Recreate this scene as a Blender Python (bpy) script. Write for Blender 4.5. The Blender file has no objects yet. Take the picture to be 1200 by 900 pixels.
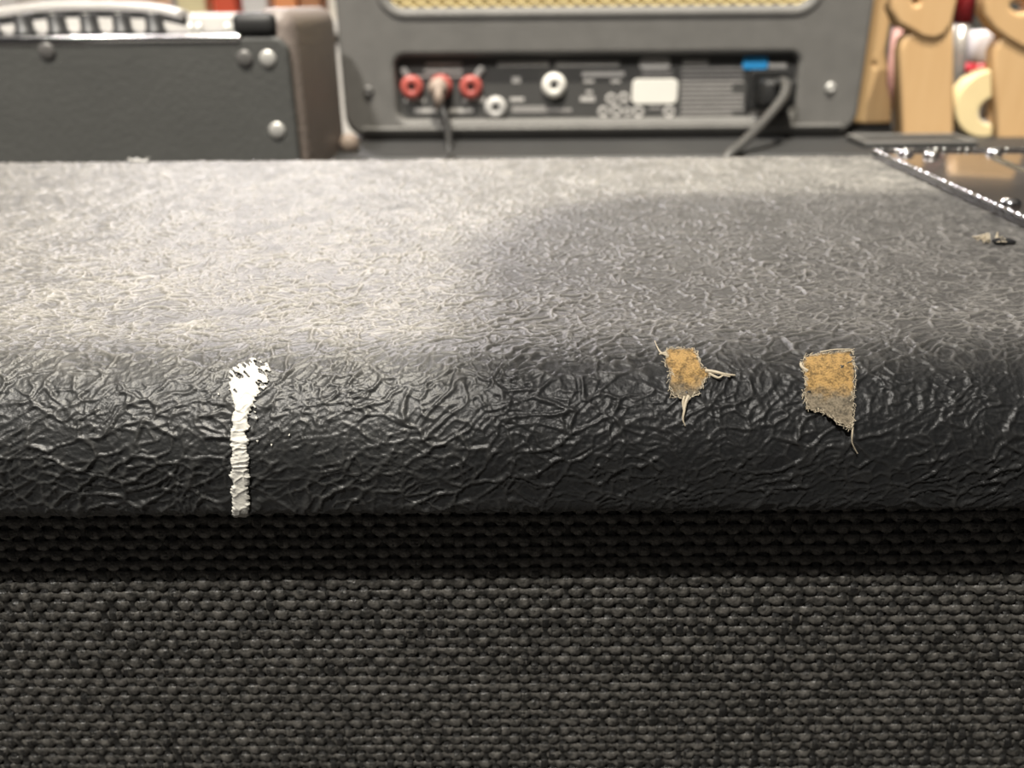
import bpy, bmesh, math, random
import numpy as np
from mathutils import Vector, Matrix

# ------------------------------------------------------------------ camera
random.seed(7)
sc = bpy.context.scene
COL = sc.collection
PITCH, ROLL, FPX = math.radians(24.2), math.radians(0.45), 1000.0
CAM = Vector((0.0, -0.1106, 0.0492))
_F = Vector((0, math.cos(PITCH), -math.sin(PITCH)))
_R0, _U0 = Vector((1, 0, 0)), Vector((0, math.sin(PITCH), math.cos(PITCH)))
_R = _R0 * math.cos(ROLL) - _U0 * math.sin(ROLL)
_U = _U0 * math.cos(ROLL) + _R0 * math.sin(ROLL)
cam_data = bpy.data.cameras.new('camera')
cam_data.sensor_width = 36.0
cam_data.lens = 36.0 * FPX / 1200.0
cam_data.clip_start = 0.005
cam_data.dof.use_dof = True
cam_data.dof.focus_distance = 0.134
cam_data.dof.aperture_fstop = 20.0
cam = bpy.data.objects.new('camera', cam_data)
COL.objects.link(cam)
m = Matrix((( _R.x, _U.x, -_F.x, CAM.x), (_R.y, _U.y, -_F.y, CAM.y), (_R.z, _U.z, -_F.z, CAM.z), (0, 0, 0, 1)))
cam.matrix_world = m
sc.camera = cam

# ------------------------------------------------------------------ world, lights, exposure
world = bpy.data.worlds.new('world')
sc.world = world
world.use_nodes = True
bg = world.node_tree.nodes['Background']
bg.inputs[0].default_value = (1.0, 0.95, 0.9, 1)
bg.inputs[1].default_value = 0.04
sc.view_settings.view_transform = 'Standard'
sc.view_settings.look = 'None'
sc.view_settings.gamma = 1.0
sc.view_settings.use_curve_mapping = False
sc.view_settings.exposure = 0.0


def spot(name, loc, target, power, radius, color, cone=60):
    l = bpy.data.lights.new(name, 'SPOT')
    l.energy = power
    l.shadow_soft_size = radius
    l.color = color
    l.spot_size = math.radians(cone)
    l.spot_blend = 0.4
    o = bpy.data.objects.new(name, l)
    COL.objects.link(o)
    o.location = loc
    o.rotation_euler = (Vector(target) - Vector(loc)).to_track_quat('-Z', 'Y').to_euler()
    return o


def area(name, loc, target, power, sx, sy, color):
    l = bpy.data.lights.new(name, 'AREA')
    l.shape = 'RECTANGLE'
    l.size, l.size_y = sx, sy
    l.energy = power
    l.color = color
    o = bpy.data.objects.new(name, l)
    COL.objects.link(o)
    o.location = loc
    o.rotation_euler = (Vector(target) - Vector(loc)).to_track_quat('-Z', 'Y').to_euler()
    return o


# ceiling lamps of the shop
spot('ceiling_spot_overhead', (-0.09, -0.50, 3.0), (0, 0.15, 0), 780, 0.012, (1.0, 0.93, 0.80), 50)
area('ceiling_panel_behind', (-1.0, -1.62, 2.95), (0.0, 0.2, 0), 150, 0.30, 0.08, (1.0, 0.95, 0.88))
area('ceiling_panel_far_left', (-0.9, 3.2, 2.4), (-0.3, 0.1, 0), 95, 1.2, 0.5, (1.0, 0.94, 0.96))
area('ceiling_panel_far_right', (0.8, 3.6, 2.6), (0.2, 0.1, 0), 20, 1.2, 0.5, (1.0, 0.92, 0.80))


# ------------------------------------------------------------------ helpers
def at(px, py, Y):
    """world point of the plane y=Y seen at a photograph pixel"""
    d = _F + _R * ((px - 600) / FPX) - _U * ((py - 450) / FPX)
    t = (Y - CAM.y) / d.y
    return CAM + d * t


def at_z(px, py, Z):
    d = _F + _R * ((px - 600) / FPX) - _U * ((py - 450) / FPX)
    t = (Z - CAM.z) / d.z
    return CAM + d * t


def project(P):
    P = np.asarray(P, float)
    q = P - np.array(CAM)
    zc = q @ np.array(_F)
    return 600 + FPX * (q @ np.array(_R)) / zc, 450 - FPX * (q @ np.array(_U)) / zc


def mesh_obj(name, me, mat, parent=None, smooth=False):
    o = bpy.data.objects.new(name, me)
    COL.objects.link(o)
    if mat is not None and not me.materials:
        me.materials.append(mat)
    if smooth:
        for p in me.polygons:
            p.use_smooth = True
    if parent is not None:
        o.parent = parent
        o.matrix_parent_inverse = Matrix.Translation(-parent.location)
    return o


def bm_obj(name, bm, mat, parent=None, smooth=False):
    me = bpy.data.meshes.new(name)
    bm.to_mesh(me)
    bm.free()
    return mesh_obj(name, me, mat, parent, smooth)


def empty(name, loc, label=None, cat=None, group=None):
    o = bpy.data.objects.new(name, None)
    o.empty_display_size = 0.02
    COL.objects.link(o)
    o.location = loc
    tag(o, label, cat, group)
    return o


def tag(o, label=None, cat=None, group=None, kind=None):
    if label: o['label'] = label
    if cat: o['category'] = cat
    if group: o['group'] = group
    if kind: o['kind'] = kind
    return o


def box_bm(x0, x1, y0, y1, z0, z1, bev=0.0, segs=2, bm=None):
    b = bmesh.new()
    bmesh.ops.create_cube(b, size=1.0)
    for v in b.verts:
        v.co = Vector((x0 + (v.co.x + .5) * (x1 - x0), y0 + (v.co.y + .5) * (y1 - y0), z0 + (v.co.z + .5) * (z1 - z0)))
    if bev > 0:
        bmesh.ops.bevel(b, geom=list(b.edges), offset=bev, segments=segs, affect='EDGES', profile=0.5)
    if bm is None:
        return b
    me = bpy.data.meshes.new('tmp'); b.to_mesh(me); b.free(); bm.from_mesh(me); bpy.data.meshes.remove(me)
    return bm


def box(name, x0, x1, y0, y1, z0, z1, mat, parent=None, bev=0.0, segs=2):
    return bm_obj(name, box_bm(x0, x1, y0, y1, z0, z1, bev, segs), mat, parent, bev > 0)


def lathe_bm(profile, n=28, axis='Z', loc=(0, 0, 0), bm=None):
    """profile: list of (radius, height)"""
    bm = bm or bmesh.new()
    rings = []
    for r, h in profile:
        ring = []
        for k in range(n):
            a = 2 * math.pi * k / n
            p = Vector((r * math.cos(a), r * math.sin(a), h))
            if axis == '-Y':      # height runs towards the camera
                p = Vector((p.x, -p.z, p.y))
            ring.append(bm.verts.new(p + Vector(loc)))
        rings.append(ring)
    for a, b in zip(rings, rings[1:]):
        for k in range(n):
            bm.faces.new((a[k], a[(k + 1) % n], b[(k + 1) % n], b[k]))
    if profile[0][0] > 1e-6: bm.faces.new(rings[0][::-1])
    if profile[-1][0] > 1e-6: bm.faces.new(rings[-1])
    bmesh.ops.recalc_face_normals(bm, faces=bm.faces)
    return bm


def smooth_path(pts, n=8):
    pts = [Vector(p) for p in pts]
    out = []
    for i in range(len(pts) - 1):
        p0, p1, p2, p3 = pts[max(i - 1, 0)], pts[i], pts[i + 1], pts[min(i + 2, len(pts) - 1)]
        for k in range(n):
            t = k / n
            out.append(0.5 * ((2 * p1) + (p2 - p0) * t + (2 * p0 - 5 * p1 + 4 * p2 - p3) * t * t + (3 * p1 - p0 - 3 * p2 + p3) * t ** 3))
    out.append(pts[-1])
    return out


def tube_bm(pts, r, n=8, bm=None, r_end=None):
    bm = bm or bmesh.new()
    rings = []
    L = len(pts)
    up = Vector((0.13, 0.21, 0.97))
    for i, p in enumerate(pts):
        d = (pts[min(i + 1, L - 1)] - pts[max(i - 1, 0)]).normalized()
        s = d.cross(up)
        if s.length < 1e-4: s = d.cross(Vector((1, 0, 0)))
        s.normalize(); u = s.cross(d)
        rr = r if r_end is None else r + (r_end - r) * i / (L - 1)
        rings.append([bm.verts.new(p + (s * math.cos(2 * math.pi * k / n) + u * math.sin(2 * math.pi * k / n)) * rr) for k in range(n)])
    for a, b in zip(rings, rings[1:]):
        for k in range(n):
            bm.faces.new((a[k], a[(k + 1) % n], b[(k + 1) % n], b[k]))
    bm.faces.new(rings[0][::-1]); bm.faces.new(rings[-1])
    return bm


def rounded_rect(x0, x1, z0, z1, r, n=8):
    pts = []
    for cx, cz, a0 in ((x1 - r, z1 - r, 0), (x0 + r, z1 - r, 90), (x0 + r, z0 + r, 180), (x1 - r, z0 + r, 270)):
        for k in range(n + 1):
            a = math.radians(a0 + 90 * k / n)
            pts.append((cx + r * math.cos(a), cz + r * math.sin(a)))
    return pts


def plate(name, loops, y_front, depth, bevel, mat, parent=None, res=3):
    """flat plate in the x-z plane with holes (first loop is the outline) and rounded lips, front face at y_front"""
    cu = bpy.data.curves.new(name, 'CURVE')
    cu.dimensions = '2D'
    cu.fill_mode = 'BOTH'
    cu.extrude = depth / 2 - bevel
    cu.bevel_depth = bevel
    cu.bevel_resolution = res
    for lp in loops:
        s = cu.splines.new('POLY')
        s.points.add(len(lp) - 1)
        for q, (x, z) in zip(s.points, lp):
            q.co = (x, z, 0, 1)
        s.use_cyclic_u = True
    tmp = bpy.data.objects.new('tmp', cu)
    COL.objects.link(tmp)
    dg = bpy.context.evaluated_depsgraph_get()
    me = bpy.data.meshes.new_from_object(tmp.evaluated_get(dg))
    bpy.data.objects.remove(tmp); bpy.data.curves.remove(cu)
    for v in me.vertices:
        x, y, z = v.co
        v.co = (x, y_front + depth / 2 - z, y)
    me.materials.clear()
    me.name = name
    return mesh_obj(name, me, mat, parent)


# ------------------------------------------------------------------ materials
def new_mat(name):
    mt = bpy.data.materials.new(name)
    mt.use_nodes = True
    nt = mt.node_tree
    return mt, nt, nt.nodes['Principled BSDF']


def node(nt, t, **kw):
    n = nt.nodes.new(t)
    for k, v in kw.items():
        if k in n.inputs: n.inputs[k].default_value = v
        else: setattr(n, k, v)
    return n


def simple(name, col, rough=0.5, metal=0.0, noise=0.15, nscale=60, bump=0.0, bscale=400, spec=0.5, coat=0.0):
    """principled with a little procedural colour variation and relief"""
    mt, nt, b = new_mat(name)
    tc = node(nt, 'ShaderNodeTexCoord')
    nz = node(nt, 'ShaderNodeTexNoise', Scale=nscale, Detail=4.0)
    nt.links.new(tc.outputs['Object'], nz.inputs['Vector'])
    rp = node(nt, 'ShaderNodeMix', data_type='RGBA')
    c = np.array(col)
    rp.inputs[6].default_value = (*np.clip(c * (1 - noise), 0, 1), 1)
    rp.inputs[7].default_value = (*np.clip(c * (1 + noise), 0, 1), 1)
    nt.links.new(nz.outputs['Fac'], rp.inputs[0])
    nt.links.new(rp.outputs[2], b.inputs['Base Color'])
    b.inputs['Roughness'].default_value = rough
    b.inputs['Metallic'].default_value = metal
    b.inputs['Specular IOR Level'].default_value = spec
    b.inputs['Coat Weight'].default_value = coat
    if bump:
        n2 = node(nt, 'ShaderNodeTexNoise', Scale=bscale, Detail=3.0)
        nt.links.new(tc.outputs['Object'], n2.inputs['Vector'])
        bp = node(nt, 'ShaderNodeBump', Strength=bump, Distance=0.001)
        nt.links.new(n2.outputs['Fac'], bp.inputs['Height'])
        nt.links.new(bp.outputs['Normal'], b.inputs['Normal'])
    return mt


def emitter(name, col, strength):
    mt, nt, b = new_mat(name)
    b.inputs['Base Color'].default_value = (*col, 1)
    b.inputs['Emission Color'].default_value = (*col, 1)
    b.inputs['Emission Strength'].default_value = strength
    return mt


def tolex_material():
    mt, nt, b = new_mat('black_tolex')
    tc = node(nt, 'ShaderNodeTexCoord')
    at_ = node(nt, 'ShaderNodeAttribute', attribute_name='painted_sheen')
    n1 = node(nt, 'ShaderNodeTexNoise', Scale=1500.0, Detail=3.0)
    n2 = node(nt, 'ShaderNodeTexNoise', Scale=38.0, Detail=4.0)
    for n in (n1, n2): nt.links.new(tc.outputs['Object'], n.inputs['Vector'])
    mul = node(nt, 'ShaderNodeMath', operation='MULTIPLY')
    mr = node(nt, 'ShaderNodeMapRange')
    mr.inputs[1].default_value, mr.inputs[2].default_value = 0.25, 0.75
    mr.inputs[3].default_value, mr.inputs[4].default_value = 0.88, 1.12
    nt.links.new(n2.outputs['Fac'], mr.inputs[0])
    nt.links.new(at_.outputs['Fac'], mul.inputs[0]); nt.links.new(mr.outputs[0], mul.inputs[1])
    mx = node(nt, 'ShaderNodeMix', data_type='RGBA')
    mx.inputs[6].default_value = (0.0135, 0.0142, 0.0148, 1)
    mx.inputs[7].default_value = (0.42, 0.40, 0.36, 1)  # pale tone of the sheen painted into the vinyl colour
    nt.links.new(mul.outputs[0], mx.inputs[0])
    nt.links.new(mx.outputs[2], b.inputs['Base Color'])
    b.inputs['Roughness'].default_value = 0.45
    b.inputs['Specular IOR Level'].default_value = 0.45
    bp = node(nt, 'ShaderNodeBump', Strength=0.6, Distance=0.0002)
    nt.links.new(n1.outputs['Fac'], bp.inputs['Height'])
    nt.links.new(bp.outputs['Normal'], b.inputs['Normal'])
    return mt


def thread_material(name, c0, c1, rough):
    mt, nt, b = new_mat(name)
    tc = node(nt, 'ShaderNodeTexCoord')
    oi = node(nt, 'ShaderNodeObjectInfo')
    add = node(nt, 'ShaderNodeVectorMath', operation='MULTIPLY_ADD')
    nt.links.new(oi.outputs['Random'], add.inputs[0])
    add.inputs[1].default_value = (3.0, 7.0, 5.0)
    nt.links.new(tc.outputs['Object'], add.inputs[2])
    n1 = node(nt, 'ShaderNodeTexNoise', Scale=700.0, Detail=4.0)
    n2 = node(nt, 'ShaderNodeTexNoise', Scale=2200.0, Detail=2.0)
    for n in (n1, n2): nt.links.new(add.outputs[0], n.inputs['Vector'])
    cr = node(nt, 'ShaderNodeMapRange')
    cr.inputs[1].default_value, cr.inputs[2].default_value = 0.35, 0.72
    nt.links.new(n1.outputs['Fac'], cr.inputs[0])
    mx = node(nt, 'ShaderNodeMix', data_type='RGBA')
    mx.inputs[6].default_value = (*c0, 1); mx.inputs[7].default_value = (*c1, 1)
    nt.links.new(cr.outputs[0], mx.inputs[0])
    nt.links.new(mx.outputs[2], b.inputs['Base Color'])
    b.inputs['Roughness'].default_value = rough
    bp = node(nt, 'ShaderNodeBump', Strength=0.8, Distance=0.0003)
    nt.links.new(n2.outputs['Fac'], bp.inputs['Height'])
    nt.links.new(bp.outputs['Normal'], b.inputs['Normal'])
    return mt


def canvas_material():
    mt, nt, b = new_mat('torn_canvas_backing')
    tc = node(nt, 'ShaderNodeTexCoord')
    at_ = node(nt, 'ShaderNodeAttribute', attribute_name='glue')
    wv = node(nt, 'ShaderNodeTexNoise', Scale=3200.0, Detail=3.0)
    nt.links.new(tc.outputs['Object'], wv.inputs['Vector'])
    mx = node(nt, 'ShaderNodeMix', data_type='RGBA')
    mx.inputs[6].default_value = (0.29, 0.24, 0.165, 1)
    mx.inputs[7].default_value = (0.56, 0.35, 0.125, 1)
    nt.links.new(at_.outputs['Fac'], mx.inputs[0])
    m2 = node(nt, 'ShaderNodeMix', data_type='RGBA', blend_type='MULTIPLY')
    m2.inputs[0].default_value = 1.0
    rp = node(nt, 'ShaderNodeMapRange')
    rp.inputs[1].default_value, rp.inputs[2].default_value = 0.40, 0.56
    rp.inputs[3].default_value, rp.inputs[4].default_value = 0.35, 0.95
    w2 = node(nt, 'ShaderNodeTexNoise', Scale=900.0, Detail=3.0)
    nt.links.new(tc.outputs['Object'], w2.inputs['Vector'])
    av = node(nt, 'ShaderNodeMix')
    av.inputs[0].default_value = 0.5
    nt.links.new(wv.outputs['Fac'], av.inputs[2]); nt.links.new(w2.outputs['Fac'], av.inputs[3])
    nt.links.new(av.outputs[0], rp.inputs[0])
    nt.links.new(mx.outputs[2], m2.inputs[6]); nt.links.new(rp.outputs[0], m2.inputs[7])
    nt.links.new(m2.outputs[2], b.inputs['Base Color'])
    b.inputs['Roughness'].default_value = 0.85
    bp = node(nt, 'ShaderNodeBump', Strength=0.8, Distance=0.0003)
    nt.links.new(wv.outputs['Fac'], bp.inputs['Height'])
    nt.links.new(bp.outputs['Normal'], b.inputs['Normal'])
    return mt


def wood_material(name, c0, c1):
    mt, nt, b = new_mat(name)
    tc = node(nt, 'ShaderNodeTexCoord')
    mp = node(nt, 'ShaderNodeMapping')
    mp.inputs['Scale'].default_value = (1.0, 1.0, 0.12)
    nt.links.new(tc.outputs['Object'], mp.inputs['Vector'])
    n1 = node(nt, 'ShaderNodeTexNoise', Scale=160.0, Detail=4.0)
    nt.links.new(mp.outputs[0], n1.inputs['Vector'])
    mx = node(nt, 'ShaderNodeMix', data_type='RGBA')
    mx.inputs[6].default_value = (*c0, 1); mx.inputs[7].default_value = (*c1, 1)
    nt.links.new(n1.outputs['Fac'], mx.inputs[0])
    nt.links.new(mx.outputs[2], b.inputs['Base Color'])
    b.inputs['Roughness'].default_value = 0.5
    return mt


M = {}
M['tolex'] = tolex_material()
M['weft'] = thread_material('woven_weft', (0.024, 0.0235, 0.021), (0.15, 0.142, 0.126), 0.36)
M['warp'] = thread_material('woven_warp', (0.008, 0.008, 0.0075), (0.026, 0.025, 0.022), 0.55)
M['board'] = simple('black_baffle_board', (0.006, 0.006, 0.006), 0.9)
M['paint'] = simple('cream_white_paint', (0.46, 0.45, 0.415), 0.6, noise=0.06, nscale=500, bump=0.15, bscale=900)
M['canvas'] = canvas_material()
M['fray'] = simple('cream_frayed_fibre', (0.62, 0.54, 0.40), 0.8, noise=0.3, nscale=800)
M['hole'] = simple('dark_puncture', (0.004, 0.004, 0.004), 0.9)
M['gloss'] = simple('glossy_dark_plate', (0.05, 0.042, 0.038), 0.10, noise=0.3, nscale=50, spec=0.9, coat=0.6)
M['chrome'] = simple('chrome', (0.72, 0.72, 0.73), 0.14, metal=1.0, noise=0.05)
M['rim'] = simple('tarnished_chrome', (0.42, 0.42, 0.42), 0.22, metal=1.0, noise=0.4, nscale=400)
M['black_rubber'] = simple('black_rubber', (0.018, 0.018, 0.018), 0.55)
M['head_vinyl'] = simple('charcoal_vinyl', (0.15, 0.146, 0.138), 0.5, noise=0.2, nscale=90, bump=0.5, bscale=900)
M['head_side'] = simple('black_vinyl_side', (0.035, 0.035, 0.035), 0.5, bump=0.5, bscale=900)
M['panel'] = simple('black_rear_panel', (0.075, 0.074, 0.072), 0.4, noise=0.1)
M['print'] = simple('grey_print', (0.50, 0.485, 0.465), 0.6, noise=0.35, nscale=900)
M['print_dim'] = simple('dim_grey_print', (0.30, 0.29, 0.28), 0.6, noise=0.4, nscale=900)
M['white_plastic'] = simple('white_plastic', (0.82, 0.80, 0.74), 0.35, noise=0.04)
M['grey_plastic'] = simple('pale_grey_plastic', (0.52, 0.51, 0.49), 0.35, noise=0.06)
M['red_nut'] = simple('red_jack_nut', (0.43, 0.095, 0.078), 0.4, noise=0.15)
M['blue'] = simple('bright_blue_sticker', (0.05, 0.45, 0.98), 0.5, noise=0.05)
M['gold'] = simple('gold_vent_cloth', (0.42, 0.29, 0.09), 0.6, metal=0.0, noise=0.25, nscale=200)
M['gold_wire'] = simple('pale_gold_wire', (0.95, 0.80, 0.45), 0.35, metal=0.3, noise=0.1)
M['combo'] = simple('matte_charcoal_board', (0.072, 0.073, 0.069), 0.6, noise=0.12, nscale=40, bump=0.3)
M['combo_side'] = simple('brown_grey_vinyl', (0.21, 0.175, 0.155), 0.5, noise=0.15, nscale=60, bump=0.5)
M['steel'] = simple('steel_screw', (0.62, 0.61, 0.58), 0.4, metal=0.5, noise=0.05)
M['dark_steel'] = simple('dark_screw', (0.16, 0.155, 0.15), 0.4, metal=0.4)
M['knob'] = simple('black_knob', (0.030, 0.030, 0.031), 0.4)
M['wood'] = wood_material('pale_maple', (0.58, 0.36, 0.17), (0.68, 0.46, 0.24))
M['wood_dark'] = wood_material('carved_oak', (0.42, 0.27, 0.13), (0.60, 0.42, 0.22))
M['cable_grey'] = simple('grey_cable', (0.075, 0.073, 0.07), 0.4)
M['cable_black'] = simple('black_cable', (0.02, 0.02, 0.02), 0.5)
M['tape'] = simple('cream_masking_tape', (0.80, 0.65, 0.36), 0.6, noise=0.08)
M['tape_core'] = simple('grey_card_core', (0.55, 0.50, 0.42), 0.8)
M['red'] = simple('red_plastic', (0.60, 0.03, 0.05), 0.4)
M['crimson'] = simple('dark_red_plastic', (0.32, 0.02, 0.025), 0.4)
M['pink'] = simple('dusty_pink_plastic', (0.50, 0.27, 0.24), 0.5)
M['bottle_white'] = simple('white_bottle_plastic', (0.78, 0.75, 0.80), 0.3)
M['silver_barrel'] = simple('silver_barrel', (0.60, 0.57, 0.52), 0.3, metal=0.6)
M['beige'] = simple('beige_rubber', (0.33, 0.26, 0.215), 0.6)
M['case'] = simple('olive_black_case', (0.055, 0.052, 0.045), 0.6)
M['bench'] = simple('dark_bench_top', (0.05, 0.045, 0.04), 0.5, bump=0.2)
M['floor'] = simple('grey_shop_floor', (0.07, 0.065, 0.06), 0.8, noise=0.2, nscale=4)
M['wall'] = simple('cream_shop_wall', (0.50, 0.47, 0.42), 0.9, noise=0.04, nscale=3)
M['shelf'] = simple('white_shelf_board', (0.75, 0.72, 0.68), 0.5)
M['ceil'] = simple('white_ceiling', (0.75, 0.74, 0.72), 0.9)
M['strap'] = simple('pale_grey_strap', (0.42, 0.405, 0.385), 0.4)

# ------------------------------------------------------------------ the shop around
FLOOR_Z = -1.05


def structure(name, *a, **k):
    return tag(box(name, *a, **k), kind='structure')


structure('floor', -4, 4, -4, 5, FLOOR_Z - 0.05, FLOOR_Z, M['floor'])
structure('wall_back', -4, 4, 4.4, 4.5, FLOOR_Z, 3.2, M['wall'])
structure('ceiling', -4, 4, -4, 4.5, 3.2, 3.3, M['ceil'])
BENCH_Z = -0.26
wb = empty('workbench', (0, 0.45, FLOOR_Z), 'long dark workbench carrying all the amplifiers', 'workbench')
box('bench_top', -1.1, 1.1, -0.02, 0.98, BENCH_Z - 0.04, BENCH_Z, M['bench'], wb, 0.004)
for sx in (-1.03, 1.03):
    for sy in (0.05, 0.91):
        box('leg', sx - 0.035, sx + 0.035, sy - 0.035, sy + 0.035, FLOOR_Z, BENCH_Z - 0.04, M['bench'], wb)
# added panel, out of view, hung to cast the shadow on the near right
cl = empty('added_shade_panel', (0.3, -0.3, 1.3), 'flat pale panel added out of view above the bench to cast a shadow', 'panel')
pn_ = plate('panel', [rounded_rect(-0.040, 0.60, -0.60, -0.150, 0.03)], 0.0, 0.02, 0.004, M['ceil'], cl)
for v in pn_.data.vertices: v.co = (v.co.x, v.co.z, 1.29 + v.co.y)
for x in (0.08, 0.5):
    bm_obj('rod', tube_bm([Vector((x, -0.38, 1.31)), Vector((x, -0.38, 3.2))], 0.004), M['steel'], cl)

# ------------------------------------------------------------------ noise fields for the vinyl grain (numpy)


def _hash(ix, iy, seed):
    h = (ix.astype(np.int64) * 374761393 + iy.astype(np.int64) * 668265263 + seed * 1442695041) & 0xFFFFFFFF
    h = ((h ^ (h >> 13)) * 1274126177) & 0xFFFFFFFF
    h = ((h ^ (h >> 16)) * 2246822519) & 0xFFFFFFFF
    return ((h ^ (h >> 15)) & 0xFFFFFF) / float(0x1000000)


def vnoise(x, y, seed):
    ix, iy = np.floor(x), np.floor(y)
    fx, fy = x - ix, y - iy
    fx, fy = fx * fx * (3 - 2 * fx), fy * fy * (3 - 2 * fy)
    a, b = _hash(ix, iy, seed), _hash(ix + 1, iy, seed)
    c, d = _hash(ix, iy + 1, seed), _hash(ix + 1, iy + 1, seed)
    return (a + (b - a) * fx) * (1 - fy) + (c + (d - c) * fx) * fy


def fbm(x, y, seed, o=3):
    s, a, t = 0.0, 0.5, 0.0
    for k in range(o):
        s = s + a * vnoise(x * 2 ** k, y * 2 ** k, seed + k); t += a; a *= 0.5
    return s / t


def worley(x, y, seed):
    ix, iy = np.floor(x), np.floor(y)
    f1 = np.full(x.shape, 9.0); f2 = np.full(x.shape, 9.0)
    for dx in (-1, 0, 1):
        for dy in (-1, 0, 1):
            cx, cy = ix + dx, iy + dy
            d = np.hypot(cx + _hash(cx, cy, seed) - x, cy + _hash(cx, cy, seed + 99) - y)
            n = np.minimum(f1, d); f2 = np.minimum(f2, np.maximum(f1, d)); f1 = n
    return f1, f2


GRAIN = 1.5


def grain(x, s):
    """height in metres and ridge mask of the embossed vinyl; x, s in metres"""
    X, S = x * 1000 / 1.3, s * 1000 / 1.3           # millimetres of a finer sheet
    wx = (fbm(X / 6, S / 6, 11) - .5) * 4.0 + (fbm(X / 1.1, S / 1.1, 21) - .5) * 0.32
    wy = (fbm(X / 6, S / 6, 31) - .5) * 4.0 + (fbm(X / 1.1, S / 1.1, 41) - .5) * 0.32
    u, v = X + wx, S + wy
    # cells lie stretched along a diagonal that turns slowly over the sheet
    ang = (fbm(X / 34, S / 34, 51) - 0.5) * 2.4 - 0.45
    ca, sa = np.cos(ang), np.sin(ang)
    pu, pv = u * math.cos(-.45) + v * math.sin(-.45), -u * math.sin(-.45) + v * math.cos(-.45)
    f1, f2 = worley(pu / 5.0, pv / 2.5, 3)
    e1 = (f2 - f1) * 3.1
    r1 = np.exp(-(e1 / 0.27) ** 2)
    f1b, f2b = worley((pu + 40) / 2.3, (pv + 17) / 1.2, 5)
    e2 = (f2b - f1b) * 1.7
    r2 = np.exp(-(e2 / 0.20) ** 2)
    f1c, f2c = worley(u / 1.15 + 5, v / 1.0, 8)
    r4 = np.exp(-((f2c - f1c) / 0.17) ** 2)
    k1 = np.clip(fbm(X / 4, S / 4, 61) * 2.4 - 0.5, 0.12, 1)
    k2 = np.clip(fbm(X / 3, S / 3, 71) * 3.0 - 0.65, 0.05, 1)
    k4 = np.clip(fbm(X / 3.3, S / 3.3, 75) * 3.2 - 0.95, 0.05, 1)
    pl = fbm(X / 2.6, S / 2.6, 81, 2)
    fine = fbm(X / 0.5, S / 0.5, 91, 2)
    # long creases
    q = np.abs(fbm((u * ca + v * sa) / 7.0, (-u * sa + v * ca) / 1.5, 101, 2) - 0.5)
    k3 = np.clip(fbm(X / 6, S / 6, 111) * 3 - 1.2, 0, 1)
    r3 = np.exp(-(q / 0.03) ** 2) * k3
    h = 0.21 * r1 * k1 + 0.17 * r2 * k2 + 0.12 * r3 + 0.08 * r4 * k4 + 0.06 * pl + 0.05 * fine
    h = h - 0.05 * np.exp(-((e1 - 0.75) / 0.3) ** 2) * k1
    return h * 1e-3 * GRAIN, np.clip(np.maximum(np.maximum(r1 * k1, 0.9 * r2 * k2), np.maximum(r3, 0.6 * r4 * k4)), 0, 1)


# profile of the cabinet's top board: (y, z) along arc length s, from the back over the top to the underside
DEPTH, R_FRONT, T_BOARD, R_LOW, R_BACK = 0.190, 0.015, 0.0226, 0.0022, 0.006
_seg = []


def _build_profile():
    pts = [(DEPTH, -T_BOARD), (DEPTH, -R_BACK)]
    for k in range(1, 13):
        a = math.pi / 2 * k / 12
        pts.append((DEPTH - R_BACK + R_BACK * math.cos(a), -R_BACK + R_BACK * math.sin(a)))
    for k in range(1, 60):
        pts.append((DEPTH - R_BACK + (R_FRONT - DEPTH + R_BACK) * k / 60, 0.0))
    for k in range(0, 41):
        a = math.pi / 2 * k / 40
        pts.append((R_FRONT - R_FRONT * math.sin(a), -R_FRONT + R_FRONT * math.cos(a)))
    pts.append((0.0, -T_BOARD + R_LOW))
    for k in range(1, 9):
        a = math.pi / 2 * k / 8
        pts.append((R_LOW - R_LOW * math.cos(a), -T_BOARD + R_LOW - R_LOW * math.sin(a)))
    pts.append((0.020, -T_BOARD))
    return np.array(pts)


PROF = _build_profile()
_d = np.r_[0, np.cumsum(np.hypot(np.diff(PROF[:, 0]), np.diff(PROF[:, 1])))]
S_TOP0 = np.interp(0, [0], [0]) + (T_BOARD - R_BACK) + R_BACK * math.pi / 2
S_TOP1 = S_TOP0 + DEPTH - R_FRONT - R_BACK
S_FRONT = S_TOP1 + R_FRONT * math.pi / 2
S_END = _d[-1]


def prof(s):
    return np.interp(s, _d, PROF[:, 0]), np.interp(s, _d, PROF[:, 1])


def prof_n(s):
    e = 4e-4
    y0, z0 = prof(np.clip(s - e, 0, S_END)); y1, z1 = prof(np.clip(s + e, 0, S_END))
    ty, tz = y1 - y0, z1 - z0
    L = np.hypot(ty, tz) + 1e-12
    return tz / L, -ty / L      # outward normal (y, z)


def surf(x, s, h):
    y, z = prof(s); ny, nz = prof_n(s)
    return np.stack([x, y + ny * h, z + nz * h], -1)


def pix2surf(px, py):
    """photograph pixel -> (x, s) on the board's profile"""
    ss = np.linspace(S_TOP0 - 0.004, S_END - 0.018, 1600)
    x = 0.0
    for _ in range(4):
        P = surf(np.full_like(ss, x), ss, np.zeros_like(ss))
        qx, qy = project(P)
        s = np.interp(py, qy, ss)
        p = surf(np.array([x]), np.array([s]), np.array([0.0]))[0]
        zc = (p - np.array(CAM)) @ np.array(_F)
        ax, _ = project(p[None])
        x = x + (px - ax[0]) * zc / FPX
    return x, s


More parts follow.
